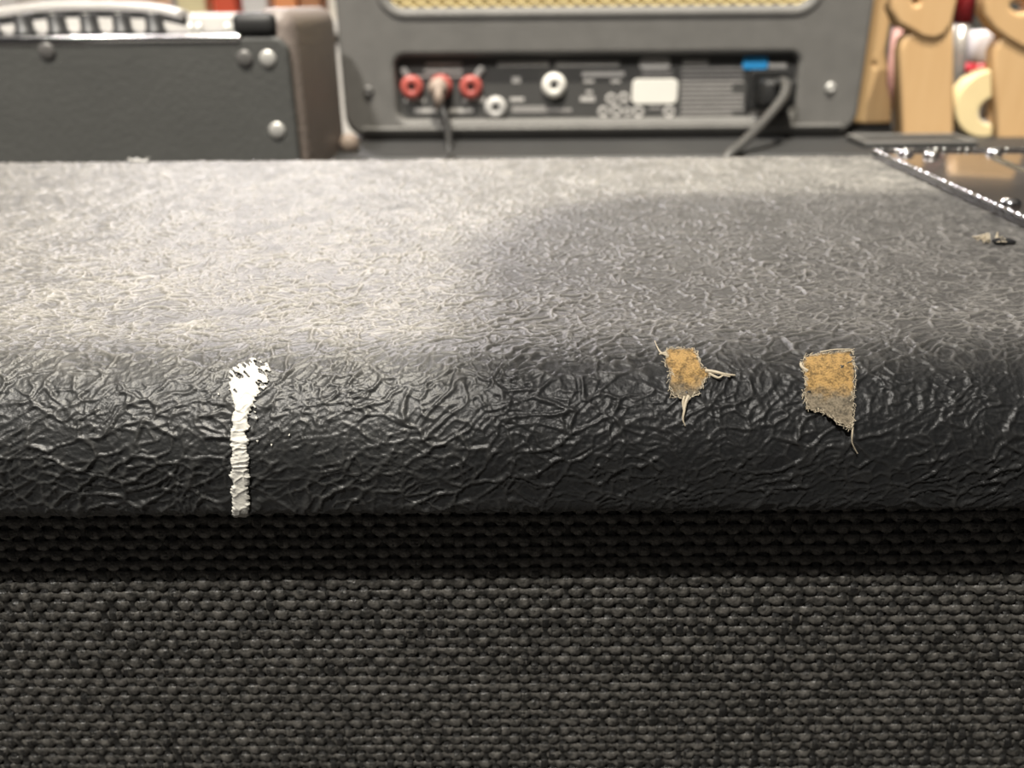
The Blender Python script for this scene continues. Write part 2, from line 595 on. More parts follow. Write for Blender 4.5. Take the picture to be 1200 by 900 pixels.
def big_grid_mesh(name, P, attrs=None, keep=None):
    """P: (rows, cols, 3); keep: boolean (rows-1, cols-1)"""
    nr, nc = P.shape[:2]
    idx = np.arange(nr * nc).reshape(nr, nc)
    q = np.stack([idx[:-1, :-1], idx[1:, :-1], idx[1:, 1:], idx[:-1, 1:]], -1)
    if keep is not None:
        q = q[keep]
        used = np.unique(q)
        remap = np.full(nr * nc, -1); remap[used] = np.arange(len(used))
        q = remap[q]; V = P.reshape(-1, 3)[used]
        attrs = {k: v.reshape(-1)[used] for k, v in (attrs or {}).items()}
    else:
        q = q.reshape(-1, 4); V = P.reshape(-1, 3)
        attrs = {k: v.reshape(-1) for k, v in (attrs or {}).items()}
    me = bpy.data.meshes.new(name)
    me.vertices.add(len(V)); me.vertices.foreach_set('co', V.astype(np.float32).ravel())
    me.loops.add(len(q) * 4); me.loops.foreach_set('vertex_index', q.astype(np.int32).ravel())
    me.polygons.add(len(q)); me.polygons.foreach_set('loop_start', np.arange(0, len(q) * 4, 4, dtype=np.int32))
    me.polygons.foreach_set('use_smooth', np.ones(len(q), dtype=bool))
    for k, v in attrs.items():
        a = me.attributes.new(k, 'FLOAT', 'POINT')
        a.data.foreach_set('value', v.astype(np.float32))
    me.update(calc_edges=True)
    me.validate()
    return me


# ------------------------------------------------------------------ front cabinet
CAB_X0, CAB_X1 = -0.250, 0.250
cab = empty('guitar_cabinet', (0, 0.095, BENCH_Z),
            'black crinkled vinyl cabinet with woven black grille filling the foreground', 'amplifier cabinet')


def spaced(a, b, f):
    out = [a]
    while out[-1] < b: out.append(out[-1] + f(out[-1]))
    out = np.array(out)
    return a + (out - a) * (b - a) / (out[-1] - a)


def row_step(s):
    if s < S_TOP0 - 0.002 or s > S_FRONT + 0.012: return 0.0008
    y = float(prof(s)[0])
    return 0.00021 + max(0.0, y - 0.03) / 0.16 * 0.00050


rows = spaced(0.0, S_END, row_step)
xr = spaced(0.0, CAB_X1, lambda x: 0.00023 if x < 0.08 else 0.00023 + (x - 0.08) / 0.17 * 0.0013)
cols = np.r_[-xr[:0:-1], xr]
GX, GS = np.meshgrid(cols, rows)
H, RIDGE = grain(GX, GS)
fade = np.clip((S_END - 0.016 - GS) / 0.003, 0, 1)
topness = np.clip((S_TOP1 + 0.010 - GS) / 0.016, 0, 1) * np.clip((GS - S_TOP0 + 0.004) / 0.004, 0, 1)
film = 0.11 + 0.05 * fbm(GX / 0.03, GS / 0.03, 201)  # even pale base of the painted sheen
painted_sheen = topness * (film + 0.42 * RIDGE) + (1 - topness) * 0.03 * RIDGE  # sheen of the top and its ridges painted as a paler colour
shell = mesh_obj('vinyl_top', big_grid_mesh('vinyl_top', surf(GX, GS, H * fade), {'painted_sheen': painted_sheen}), M['tolex'], cab)
shell['label'] = 'black crinkled vinyl covering rolled over the rounded front edge'

G_Y = 0.012                                     # how far the grille sits behind the front edge
for nm, x0, x1 in (('side_panel', CAB_X0, CAB_X0 + 0.018), ('side_panel', CAB_X1 - 0.018, CAB_X1)):
    box(nm, x0, x1, 0.0, DEPTH, BENCH_Z, -T_BOARD - 0.0002, M['head_side'], cab, 0.003)
box('back_panel', CAB_X0 + 0.018, CAB_X1 - 0.018, DEPTH - 0.012, DEPTH, BENCH_Z, -T_BOARD - 0.0002, M['head_side'], cab)
box('base_panel', CAB_X0 + 0.018, CAB_X1 - 0.018, 0.0, DEPTH - 0.012, BENCH_Z, BENCH_Z + 0.018, M['head_side'], cab)
grille = box('grille_board', CAB_X0 + 0.018, CAB_X1 - 0.018, G_Y + 0.0014, G_Y + 0.012, BENCH_Z + 0.018, -T_BOARD - 0.0004, M['board'], cab)
grille['label'] = 'baffle board under the woven black grille cloth'

WARP_P, WEFT_P, AMP = 0.00188, 0.00218, 0.00024
WX = 0.2316
Z_TOP, Z_BOT = -T_BOARD - 0.0008, BENCH_Z + 0.0185


BIAS = 0.06


def sq(c):
    return np.clip(np.tanh(2.4 * (c + BIAS)) / math.tanh(2.4), -1, 1)


def strand_mesh(name, L0, L1, phase, pitch, hw0, hw1, th, vertical, seed):
    n = int((L1 - L0) / (pitch / 8)) + 1
    t = np.linspace(L0, L1, n)
    c = sq(np.cos(np.pi * (t / pitch + phase)) * 1.0) if not vertical else sq(np.cos(np.pi * (t / pitch + phase)) - 2 * BIAS)
    y = -AMP * c
    hw = hw0 + (hw1 - hw0) * (c * .5 + .5)
    hw = hw * (1 + 0.14 * (vnoise(t / pitch * 0.9, t * 0 + seed, 300 + seed) - .5))
    jit = 0.00013 * (vnoise(t / pitch * 0.5, t * 0 + seed, 400 + seed) - .5)
    y = y + 0.00012 * (vnoise(t / pitch * 0.7, t * 0 + seed, 500 + seed) - .5)
    K = 8
    a = np.arange(K) / K * 2 * np.pi
    P = np.zeros((n, K + 1, 3))
    for k in range(K + 1):
        ca, sa = math.cos(a[k % K]), math.sin(a[k % K])
        ca, sa = math.copysign(abs(ca) ** 0.5, ca), math.copysign(abs(sa) ** 0.6, sa)
        w = hw * ca + jit
        if vertical: P[:, k] = np.stack([w, y + th * sa, t], -1)
        else: P[:, k] = np.stack([t, y + th * sa, w], -1)
    return big_grid_mesh(name, P if not vertical else P[:, ::-1])


weft_me = [[strand_mesh('weft_thread', -WX, WX, ph, WARP_P, 0.00076, 0.00094, 0.00024, False, 10 * ph + v) for v in range(5)] for ph in (0, 1)]
n_weft = int((Z_TOP - Z_BOT) / WEFT_P)
for j in range(n_weft):
    o = mesh_obj('weft_thread', weft_me[j % 2][random.randrange(5)], M['weft'], grille)
    o.matrix_parent_inverse = Matrix()
    o.location = (random.uniform(-1, 1) * 0.00012, G_Y, Z_TOP - WEFT_P * (j + .5))
    o.rotation_euler.y = random.uniform(-1, 1) * 0.0008
LZ = n_weft * WEFT_P
warp_me = [[strand_mesh('warp_thread', 0.0, LZ, ph, WEFT_P, 0.00066, 0.00076, 0.00020, True, 50 + 10 * int(ph * 2) + v) for v in range(3)] for ph in (0.5, 1.5)]
n_warp = int(WX / WARP_P) - 1
for i in range(-n_warp, n_warp + 1):
    # warp i is in front where (i + j) is odd
    k = (i + (n_weft - 1)) % 2
    o = mesh_obj('warp_thread', warp_me[0 if k else 1][random.randrange(3)], M['warp'], grille)
    o.matrix_parent_inverse = Matrix()
    o.location = (i * WARP_P + random.uniform(-1, 1) * 0.0001, G_Y, Z_TOP - LZ)


# ---- marks on the vinyl
def inside(px, py, poly):
    r = np.zeros(px.shape, bool)
    n = len(poly)
    for i in range(n):
        x0, y0 = poly[i]; x1, y1 = poly[(i + 1) % n]
        c = (y0 > py) != (y1 > py)
        r ^= c & (px < (x1 - x0) * (py - y0) / ((y1 - y0) if y1 != y0 else 1e-9) + x0)
    return r


def edge_dist(px, py, poly):
    d = np.full(px.shape, 1e9)
    n = len(poly)
    for i in range(n):
        x0, y0 = poly[i]; x1, y1 = poly[(i + 1) % n]
        L2 = (x1 - x0) ** 2 + (y1 - y0) ** 2 + 1e-18
        t = np.clip(((px - x0) * (x1 - x0) + (py - y0) * (y1 - y0)) / L2, 0, 1)
        d = np.minimum(d, np.hypot(px - x0 - t * (x1 - x0), py - y0 - t * (y1 - y0)))
    return d


def patch_grid(polys, step, pad=0.0008):
    S = [[pix2surf(*p) for p in poly] for poly in polys]
    A = np.array([q for p in S for q in p])
    xs = np.arange(A[:, 0].min() - pad, A[:, 0].max() + pad, step)
    ss = np.arange(A[:, 1].min() - pad, A[:, 1].max() + pad, step)
    X, SS = np.meshgrid(xs, ss)
    sd = np.full(X.shape, -1e9)
    for poly in S:
        e = edge_dist(X, SS, poly)
        sd = np.maximum(sd, np.where(inside(X, SS, poly), e, -e))
    return X, SS, sd, S


# white paint drip
drip = [(268, 438), (276, 430), (285, 424), (296, 421), (308, 423), (316, 430), (320, 436), (314, 440), (317, 447), (312, 458), (304, 464),
        (299, 474), (295, 482), (292, 492), (294, 501), (289, 508), (293, 517), (291, 527), (294, 536), (292, 548), (294, 557), (293, 572), (294, 590), (292, 601),
        (286, 606), (278, 605), (273, 600), (273, 588), (272, 580), (269, 571), (274, 566), (269, 555), (273, 549), (271, 536), (274, 530),
        (271, 520), (270, 508), (273, 498), (272, 488), (276, 480), (274, 473), (270, 464), (267, 456), (270, 447)]
specks = [[(255, 459), (260, 459), (261, 464), (256, 465)], [(299, 477), (301, 478), (301, 485), (299, 483)], [(300, 487), (302, 488), (303, 495), (301, 494)],
          [(301, 516), (304, 516), (304, 520), (302, 521)], [(318, 520), (320, 520), (320, 522), (318, 522)], [(339, 508), (341, 508), (341, 511), (339, 511)]]
X, SS, sd, _ = patch_grid([drip] + specks, 0.00011)
hh, rd = grain(X, SS)
xm, sm = X * 1000, SS * 1000
rag = (fbm((xm + .6 * sm) / 1.1, (sm - .6 * xm) / 0.34, 601, 2) - .5) * 0.5e-3
s_head = pix2surf(293, 470)[1]
headness = np.clip((s_head - SS) / 0.004, 0, 1)
streak = fbm((xm + sm) / 2.2, (xm - sm) / 0.5, 611, 2)
val = sd + rag - headness * np.clip(streak - 0.53, 0, 1) * 12e-3
thick = 0.00030 * np.clip(val / 0.0005, 0, 1) ** 0.6
lump = 0.00007 * fbm((xm * .8 + sm) / 1.3, (xm - sm * .4) / 0.7, 621)
P = surf(X, SS, 0.55 * hh + 0.00022 + thick + lump * np.clip(val / 0.0005, 0, 1))
kf = val > 0
keep = kf[:-1, :-1] & kf[1:, :-1] & kf[1:, 1:] & kf[:-1, 1:]
dr = mesh_obj('paint_drip', big_grid_mesh('paint_drip', P, None, keep), M['paint'], cab)
dr['label'] = 'cream white paint drip with splayed top'
md = dr.modifiers.new('film', 'SOLIDIFY'); md.thickness = 0.00022; md.offset = -1


def torn_patch(poly, lift_px, lift_max, glue_row, label):
    X, SS, sd, S = patch_grid([poly], 0.00012)
    hh, rd = grain(X, SS)
    xm, sm = X * 1000, SS * 1000
    val = sd + (fbm(xm / 0.5, sm / 0.5, 701) - .5) * 0.6e-3
    s0, s1 = pix2surf(poly[0][0], lift_px[0])[1], pix2surf(poly[0][0], lift_px[1])[1]
    lift = np.clip((SS - s0) / (s1 - s0), 0, 1) ** 1.6 * lift_max
    weave = 0.00005 * np.sin(xm * 2 * np.pi / 0.55) * np.sin(sm * 2 * np.pi / 0.5)
    P = surf(X, SS, 0.00046 + lift + weave + 0.00012 * fbm(xm / 1.1, sm / 1.1, 711))
    kf = val > 0
    keep = kf[:-1, :-1] & kf[1:, :-1] & kf[1:, 1:] & kf[:-1, 1:]
    sg = pix2surf(poly[0][0], glue_row)[1]
    glue = np.clip((sg - SS) / 0.0022 + 0.5 + (fbm(xm / 1.2, sm / 0.8, 721) - .5) * 1.2, 0, 1) * np.clip(val / 0.0005, 0, 1)
    o = mesh_obj('torn_patch', big_grid_mesh('torn_patch', P, {'glue': glue}, keep), M['canvas'], cab)
    md = o.modifiers.new('cloth', 'SOLIDIFY'); md.thickness = 0.00022; md.offset = -1
    o['label'] = label
    # frayed pale fibres along the torn edge
    bm = bmesh.new()
    n = len(S[0])
    for i in range(n):
        a, b = np.array(S[0][i]), np.array(S[0][(i + 1) % n])
        L = np.hypot(*(b - a)); tdir = (b - a) / (L + 1e-9); nrm = np.array([tdir[1], -tdir[0]])
        for k in range(max(2, int(L / 0.00022))):
            t = random.random(); p = a + (b - a) * t
            q = p + nrm * random.uniform(-0.5, 0.45) * 1e-3 + tdir * random.uniform(-0.9, 0.9) * 1e-3
            mid = (p + q) / 2 + np.array([random.uniform(-1, 1), random.uniform(-1, 1)]) * 1.5e-4
            lf = float(np.clip((p[1] - s0) / (s1 - s0), 0, 1) ** 1.6 * lift_max)
            pts = [Vector(surf(np.array([w[0]]), np.array([w[1]]), np.array([0.00050 + lf + hgt]))[0]) for w, hgt in ((p, 0.0), (mid, 0.00016), (q, 0.00005))]
            tube_bm(pts, 0.000045, 4, bm)
    f = bm_obj('frayed_edge', bm, M['fray'], o)
    f['kind'] = 'stuff'
    return o


def fibre(pts, r0, r1, parent, name='loose_fibre'):
    V = []
    for px, py, h in pts:
        x, s = pix2surf(px, py)
        V.append(Vector(surf(np.array([x]), np.array([s]), np.array([h]))[0]))
    o = bm_obj(name, tube_bm(smooth_path(V, 6), r0, 6, None, r1), M['fray'], parent)
    return o


tp1 = torn_patch([(781, 412), (812, 411), (818, 420), (822, 432), (833, 440), (824, 450), (818, 462), (806, 468), (801, 472), (795, 468), (786, 464), (783, 452), (785, 440), (779, 428)],
                 (455, 486), 0.0007, 452, 'small torn hole showing orange canvas, with a sideways loose strand')
tp2 = torn_patch([(942, 420), (962, 417), (997, 414), (1000, 424), (1001, 445), (998, 470), (996, 492), (990, 503), (975, 494), (960, 484), (943, 480), (941, 462), (942, 445), (938, 432)],
                 (462, 504), 0.0016, 462, 'large torn hole showing orange canvas, its lower flap lifting')
for pt, r0, r1, par in (
        ([(806, 466, .0006), (802, 474, .0009), (800, 484, .0010), (799, 492, .0009), (802, 499, .0006)], .00030, .00007, tp1),
        ([(801, 466, .0006), (799, 474, .0008), (800, 484, .0009)], .00022, .0001, tp1),
        ([(826, 437, .0006), (836, 440, .0010), (848, 443, .0011), (860, 443, .0008)], .00030, .00014, tp1),
        ([(830, 440, .0006), (840, 446, .0009), (846, 444, .0010), (854, 445, .0009)], .00022, .00009, tp1),
        ([(783, 420, .0004), (774, 416, .0005), (770, 410, .0005), (767, 402, .0004)], .00018, .00006, tp1),
        ([(780, 416, .0004), (772, 418, .0005)], .00030, .00012, tp1),
        ([(994, 500, .0017), (993, 508, .0018), (994, 516, .0014), (998, 523, .0010), (1003, 530, .0006)], .00013, .00008, tp2),
        ([(960, 416, .0006), (975, 414.5, .0008), (990, 414, .0008), (997, 413, .0006)], .00012, .00008, tp2),
        ([(945, 437, .0005), (938, 433, .0007), (937, 428, .0005)], .00030, .00015, tp2)):
    o = fibre(pt, r0, r1, par)

# small puncture with a pale fuzzy rim near the plate
xn, sn = pix2surf(1167, 284)
bm = bmesh.new()
for k in range(22):
    a = random.uniform(0, 6.28); r = random.uniform(0.0008, 0.0022)
    p = [Vector(surf(np.array([xn + math.cos(a) * r * f * 1.6 - 0.0006]), np.array([sn + math.sin(a) * r * f * 1.6]), np.array([h]))[0])
         for f, h in ((0.6, 0.0003), (0.9, random.uniform(.0006, .0016)), (1.3, random.uniform(.0003, .0012)))]
    tube_bm(p, 0.00016, 5, bm)
nick = bm_obj('torn_nick', bm, M['fray'], cab)
nick['label'] = 'tiny fuzzy puncture in the vinyl'
y_, z_ = prof(sn)
hb = lathe_bm([(0.0019, 0.0), (0.0019, 0.0007), (0.0014, 0.0010), (0.0, 0.00102)], 14)
for v in hb.verts: v.co = Vector((v.co.x * 1.3 + xn + 0.0010, v.co.y + y_ - 0.0012, v.co.z + z_))
hb_o = bm_obj('puncture', hb, M['hole'], nick)

xl, sl_ = pix2surf(170, 184)
bm = bmesh.new()
for k in range(14):
    p = [Vector((xl + random.uniform(-.002, .002) * (1 + f), DEPTH - 0.006 + random.uniform(-.001, .001), 0.0003 + f * random.uniform(.0004, .0016))) for f in (0, .6, 1)]
    tube_bm(p, 0.00014, 5, bm)
tag(bm_obj('lint_tuft', bm, M['grey_plastic']), 'tiny pale lint tuft on the back edge of the vinyl top', 'lint')

# ------------------------------------------------------------------ glossy plate with beaded rim at the right of the top
zt = 0.0006
c0, c1 = at_z(1022, 183, zt), at_z(1200, 266, zt)
dirv = (c1 - c0).normalized()
PL_N = c0 + dirv * 0.155
PL_W = 0.10
pl = empty('metal_plate', (c0.x, (c0.y + PL_N.y) / 2, zt), 'glossy dark plate with beaded chrome rim on the cabinet top at right', 'plate')
sidev = Vector((-dirv.y, dirv.x, 0))
if sidev.x < 0: sidev = -sidev
A, B = c0, PL_N
C_, D_ = PL_N + sidev * PL_W, c0 + sidev * PL_W


def prism(name, base, z0, z1, mat, parent, bev=0):
    bm = bmesh.new()
    lo = [bm.verts.new((p.x, p.y, z0)) for p in base]; hi = [bm.verts.new((p.x, p.y, z1)) for p in base]
    n = len(base)
    bm.faces.new(lo[::-1]); bm.faces.new(hi)
    for k in range(n): bm.faces.new((lo[k], lo[(k + 1) % n], hi[(k + 1) % n], hi[k]))
    bmesh.ops.recalc_face_normals(bm, faces=bm.faces)
    if bev: bmesh.ops.bevel(bm, geom=list(bm.edges), offset=bev, segments=2, affect='EDGES')
    return bm_obj(name, bm, mat, parent)


prism('base', [A, B, C_, D_], 0.0003, 0.0022, M['gloss'], pl, 0.0004)
for (p, q) in ((A, B), (B, C_), (C_, D_), (D_, A)):
    L = (q - p).length; dv = (q - p).normalized()
    pts = [p + dv * (L * k / 160) + Vector((0, 0, 0.0020)) for k in range(161)]
    bm = bmesh.new()
    tube_bm(pts, 0.00062, 8, bm)
    for i, v in enumerate(bm.verts):          # beads: swell the tube rhythmically
        ring = i // 8
        cpt = pts[min(ring, 160)]
        v.co = cpt + (v.co - cpt) * (1.0 + 0.30 * math.sin(ring * 1.9 + 2 * math.sin(ring * .37)))
    bm_obj('rim', bm, M['rim'], pl, True)
for px, py in ((1184, 236), (1040, 178), (1092, 180), (1166, 177)):
    p = at_z(px, py, 0.003)
    if (p - A).dot(sidev) < 0.004: p = p + sidev * 0.006
    bm = lathe_bm([(0.0026, 0.0), (0.0026, 0.0007), (0.0019, 0.0014), (0.0, 0.0017)], 16, loc=(p.x, p.y, 0.0022))
    bm_obj('rivet', bm, M['chrome'], pl, True)
q0, q1 = at_z(1165, 184, 0.0025), at_z(1212, 204, 0.0025)
bm_obj('inner_bead', tube_bm([q0 + (q1 - q0) * (k / 20) for k in range(21)], 0.0006, 8), M['chrome'], pl, True)

# ------------------------------------------------------------------ black speaker cabinet under the amplifier head
HY = 0.470                                      # plane of the head's rear face
TABLE_Z = at(700, 163, HY).z
spk = empty('speaker_cabinet', (0.12, 0.62, BENCH_Z), 'low black speaker cabinet under the amplifier head', 'speaker cabinet')
box('body', -0.1085, 0.470, 0.405, 0.80, BENCH_Z, TABLE_Z, M['head_side'], spk, 0.004)
box('front_frame', -0.098, 0.455, 0.401, 0.406, BENCH_Z + 0.02, TABLE_Z - 0.02, M['board'], spk)

# ------------------------------------------------------------------ amplifier head, rear face towards the camera
pTL, pBL, pBR = at(398, 4, HY), at(414, 157, HY), at(1000, 152, HY)
HX0, HX1 = at(405, 80, HY).x, at(1008, 80, HY).x
HZ0, HZ1 = at(700, 155, HY).z, at(700, 155, HY).z + 0.205
HD = 0.16
head = empty('amplifier_head', ((HX0 + HX1) / 2, HY + HD / 2, TABLE_Z), 'charcoal amplifier head showing rear panel with red and white jacks', 'amplifier head')


def hx(px, py=100, Y=HY): return at(px, py, Y).x
def hz(py, px=700, Y=HY): return at(px, py, Y).z


rec = rounded_rect(hx(458), hx(940), hz(146), hz(58), 0.010)
vent = rounded_rect(hx(444, 10), hx(962, 10), hz(17), hz(10) + 0.095, 0.016)
out = rounded_rect(HX0, HX1, HZ0, HZ1, 0.012)
plate('rear_frame', [out, rec, vent], HY, 0.022, 0.0035, M['head_vinyl'], head, 4)
# the four walls of the box behind the frame
box('side_wall', HX0, HX0 + 0.012, HY + 0.020, HY + HD, HZ0 + 0.008, HZ1 - 0.008, M['head_side'], head, 0.002)
box('side_wall', HX1 - 0.012, HX1, HY + 0.020, HY + HD, HZ0 + 0.008, HZ1 - 0.008, M['head_side'], head, 0.002)
box('top_wall', HX0 + 0.006, HX1 - 0.006, HY + 0.020, HY + HD, HZ1 - 0.012, HZ1, M['head_side'], head, 0.002)
box('bottom_wall', HX0 + 0.006, HX1 - 0.006, HY + 0.020, HY + HD, HZ0, HZ0 + 0.012, M['head_side'], head, 0.002)
box('front_wall', HX0 + 0.012, HX1 - 0.012, HY + HD - 0.012, HY + HD, HZ0 + 0.012, HZ1 - 0.012, M['head_side'], head)
box('lip_strip', hx(425, 150), hx(985, 150), HY - 0.003, HY + 0.001, hz(152), hz(147), M['head_vinyl'], head, 0.001)
for fx in (HX0 + 0.03, HX1 - 0.03):
    for fy in (HY + 0.025, HY + HD - 0.03):
        bm_obj('rubber_foot', lathe_bm([(0.009, TABLE_Z), (0.010, (HZ0 + TABLE_Z) / 2), (0.010, HZ0 + 0.001)], 20, loc=(fx, fy, 0)), M['black_rubber'], head, True)
lipc = rounded_rect(hx(444, 10), hx(962, 10), hz(16.5), hz(10) + 0.095, 0.016)
lp_pts = [Vector((x, HY + 0.0035, z)) for x, z in lipc]
lip = bm_obj('vent_lip', tube_bm(lp_pts + [lp_pts[0]], 0.0046, 14), M['head_vinyl'], head, True)
# gold vent: cloth and diamond wires in front of it
VY = HY + 0.009
vx0, vx1, vz0, vz1 = hx(440, 10), hx(966, 10), hz(14), hz(10) + 0.099
vc = box('vent_cloth', vx0, vx1, VY + 0.002, VY + 0.004, vz0, vz1, M['gold'], head)
bm = bmesh.new()
step = 15.3 / 1000 * 0.585
H_ = vz1 - vz0
W_ = vx1 - vx0
ratio = 0.62                                     # rise over run of the diamonds
run = H_ / ratio
k = -int(run / step) - 1
while k * step < W_:
    for sgn in (1, -1):
        xa, xb = vx0 + k * step, vx0 + k * step + run
        if sgn < 0: xa, xb = vx0 + k * step + run, vx0 + k * step
        za, zb = vz0, vz1
        pa, pb = Vector((xa, VY + sgn * 0.0003, za)), Vector((xb, VY + sgn * 0.0003, zb))
        d = pb - pa
        t0 = max(0.0, min((vx0 - pa.x) / d.x, (vx1 - pa.x) / d.x)); t1 = min(1.0, max((vx0 - pa.x) / d.x, (vx1 - pa.x) / d.x))
        if t1 > t0 + 0.01: tube_bm([pa + d * t0, pa + d * t1], 0.00085, 5, bm)
    k += 1
vw = bm_obj('diamond_mesh', bm, M['gold_wire'], head)
vw['kind'] = 'stuff'
vw['label'] = 'gold diamond wire mesh over the vent'
# rear panel
PY = HY + 0.0065
pn = box('rear_panel', hx(446), hx(952), PY, PY + 0.002, hz(152), hz(52), M['panel'], head)
pn['label'] = 'black rear panel with small grey print'


def pp(px, py, Y=None): return at(px, py, PY if Y is None else Y)


def strip(px0, px1, py0, py1, mat, name='printed_line'):
    a, b = pp(px0, py1), pp(px1, py0)
    o = box(name, a.x, b.x, PY - 0.0004, PY + 0.0002, a.z, b.z, mat, pn)
    return o


def jack(px, py, r_px, mat, name='jack'):
    p = pp(px, py)
    r = r_px / 1000 * 0.60
    bm = lathe_bm([(r * 1.0, 0.0), (r * 1.0, 0.002), (r * .82, 0.004), (r * .30, 0.0046), (r * .26, 0.001), (0, 0.001)], 24, '-Y', (p.x, PY, p.z))
    o = bm_obj(name, bm, mat, head, True)
    h = bm_obj('socket_hole', lathe_bm([(r * .24, 0.0), (r * .24, 0.0044), (0, 0.0044)], 14, '-Y', (p.x, PY, p.z)), M['hole'], o)
    return o


for px, py, r, mt, lb in ((483, 102, 12.5, 'red_nut', 'red jack nut at the left end'), (517, 101, 12.5, 'red_nut', 'red jack nut taking the plug'), (552, 102, 12.5, 'red_nut', 'red jack nut near the white jack'),
                          (649, 100, 13.2, 'white_plastic', 'bright white jack nut'), (581, 126, 12.0, 'grey_plastic', 'pale grey jack nut low on the panel')):
    jack(px, py, r, M[mt])['label'] = lb
# printed captions and the rating table (unreadable rows of small print)
for a in ((499, 541, 73, 77), (497, 542, 81, 85), (487, 543, 88, 91), (583, 643, 71.5, 78), (651, 726, 71.5, 78), (474, 498, 115, 120), (543, 568, 114, 120), (486, 512, 127, 132), (526, 554, 127, 132),
          (682, 732, 84, 90), (684, 696, 93, 97), (716, 727, 93, 97), (598, 614, 114, 119), (680, 697, 113, 119), (687, 694, 106, 110), (600, 610, 90, 97), (800, 830, 70, 76), (900, 922, 73, 80), (878, 900, 128, 135), (924, 932, 128, 135)):
    strip(*a, M['print'])
for k in range(11):
    y0 = 78.5 + k * 5.3
    strip(798, 871 - (13 if k in (4, 5, 10) else 0), y0, y0 + 3.6, M['print_dim'])
for a in ((600, 640, 124, 132), (640, 670, 127, 131), (897, 920, 83, 91), (752, 788, 82, 85), (752, 788, 87, 90), (760, 775, 124, 128)):
    strip(*a, M['print_dim'])
for cx, cy, r in ((716, 116, 6), (731, 115, 6), (707, 131, 6), (722, 130, 6.5), (735, 131, 5), (748, 131, 6.5), (784, 131, 6.5)):   # round approval marks
    p = pp(cx, cy)
    bm = bmesh.new()
    rr = r / 1000 * 0.6
    tube_bm([Vector((p.x + rr * .75 * math.cos(a * math.pi / 9), PY - 0.0002, p.z + rr * .75 * math.sin(a * math.pi / 9))) for a in range(19)], rr * .28, 5, bm)
    o = bm_obj('approval_mark', bm, M['print'], pn)
for (x0, y0, x1, y1) in ((471, 80, 478, 89), (566, 79, 558, 89)):
    o = bm_obj('printed_line', tube_bm([pp(x0, y0), pp(x1, y1)], 0.0022, 6), M['print'], pn)
# maker's logo blob above the white label
o = plate('printed_line', [rounded_rect(pp(753, 0).x, pp(790, 0).x, pp(770, 81).z, pp(770, 67).z, 0.003)], PY - 0.0006, 0.0008, 0.0001, M['print'], pn, 1)
lab = plate('white_label', [rounded_rect(pp(741, 107).x, pp(793, 107).x, pp(767, 121).z, pp(767, 93).z, 0.003)], PY - 0.0012, 0.0014, 0.0003, M['white_plastic'], head)
blu = plate('blue_sticker', [rounded_rect(pp(871, 73).x, pp(899, 73).x, pp(885, 80.5).z, pp(885, 67).z, 0.0015)], PY - 0.0012, 0.0014, 0.0003, M['blue'], head)
ink = plate('power_inlet', [rounded_rect(pp(876, 104).x, pp(924, 104).x, pp(900, 126).z, pp(900, 83).z, 0.003), rounded_rect(pp(882, 104).x, pp(918, 104).x, pp(900, 121).z, pp(900, 88).z, 0.002)], PY - 0.003, 0.004, 0.0006, M['black_rubber'], head)
for px, py, mt in ((432, 107, 'dark_steel'), (973, 103, 'steel')):
    p = at(px, py, HY)
    bm_obj('screw', lathe_bm([(0.0034, 0), (0.0034, 0.0006), (0.0024, 0.0016), (0.0011, 0.0017), (0.0009, 0.0008), (0, 0.0008)], 18, '-Y', (p.x, HY, p.z)), M[mt], head, True)

# audio plug and cable in the middle red jack
jc = empty('jack_cable', pp(517, 101), 'black cable with beige angled plug in the middle red jack', 'cable')
p0 = pp(516, 102, PY - 0.004)
bm = lathe_bm([(0.0030, 0.0), (0.0060, 0.001), (0.0062, 0.008), (0.0048, 0.011), (0, 0.012)], 18, '-Y', p0 + Vector((-0.001, 0, 0)))
bm_obj('plug', bm, M['beige'], jc, True)
bm_obj('plug_sleeve', tube_bm([pp(514, 103, PY - 0.012), pp(514, 114, PY - 0.013), pp(515, 128, PY - 0.013)], 0.0042, 12, None, 0.0030), M['beige'], jc, True)
pts = smooth_path([pp(515, 122, PY - 0.013), pp(521, 135, PY - 0.016), pp(525, 150, PY - 0.026), pp(526, 172, PY - 0.042), pp(526, 186, PY - 0.050), at(530, 190, 0.395), at(530, 230, 0.385), at(530, 300, 0.380)])
bm_obj('cord', tube_bm(pts, 0.0025, 10), M['cable_black'], jc, True)
# mains cable
pc = empty('power_cable', pp(905, 108), 'grey mains cable with black plug leaving the power inlet', 'cable')
p0 = pp(903, 106)
bm = box_bm(p0.x - 0.011, p0.x + 0.011, PY - 0.022, PY - 0.001, p0.z - 0.008, p0.z + 0.008, 0.003, 3)
bm_obj('plug', bm, M['black_rubber'], pc, True)
pts = smooth_path([pp(905, 106, PY - 0.015), pp(916, 96, PY - 0.026), pp(921, 101, PY - 0.034), pp(917, 115, PY - 0.042), pp(905, 131, PY - 0.050), pp(888, 150, PY - 0.060), pp(868, 170, PY - 0.072), at(850, 188, 0.396), at(840, 230, 0.388), at(838, 320, 0.380)])
bm_obj('cord', tube_bm(pts, 0.0030, 10), M['cable_grey'], pc, True)

# small beige rubber stub on the speaker cabinet beside the head
p = at(410, 172, 0.43)
st = bm_obj('rubber_stub', lathe_bm([(0.0050, 0), (0.0058, 0.002), (0.0058, 0.006), (0.0040, 0.0095), (0, 0.0105)], 20, loc=(p.x, 0.43, TABLE_Z)), M['beige'], None, True)
tag(st, 'small beige rubber stub at the lower left corner of the amplifier head', 'stub')

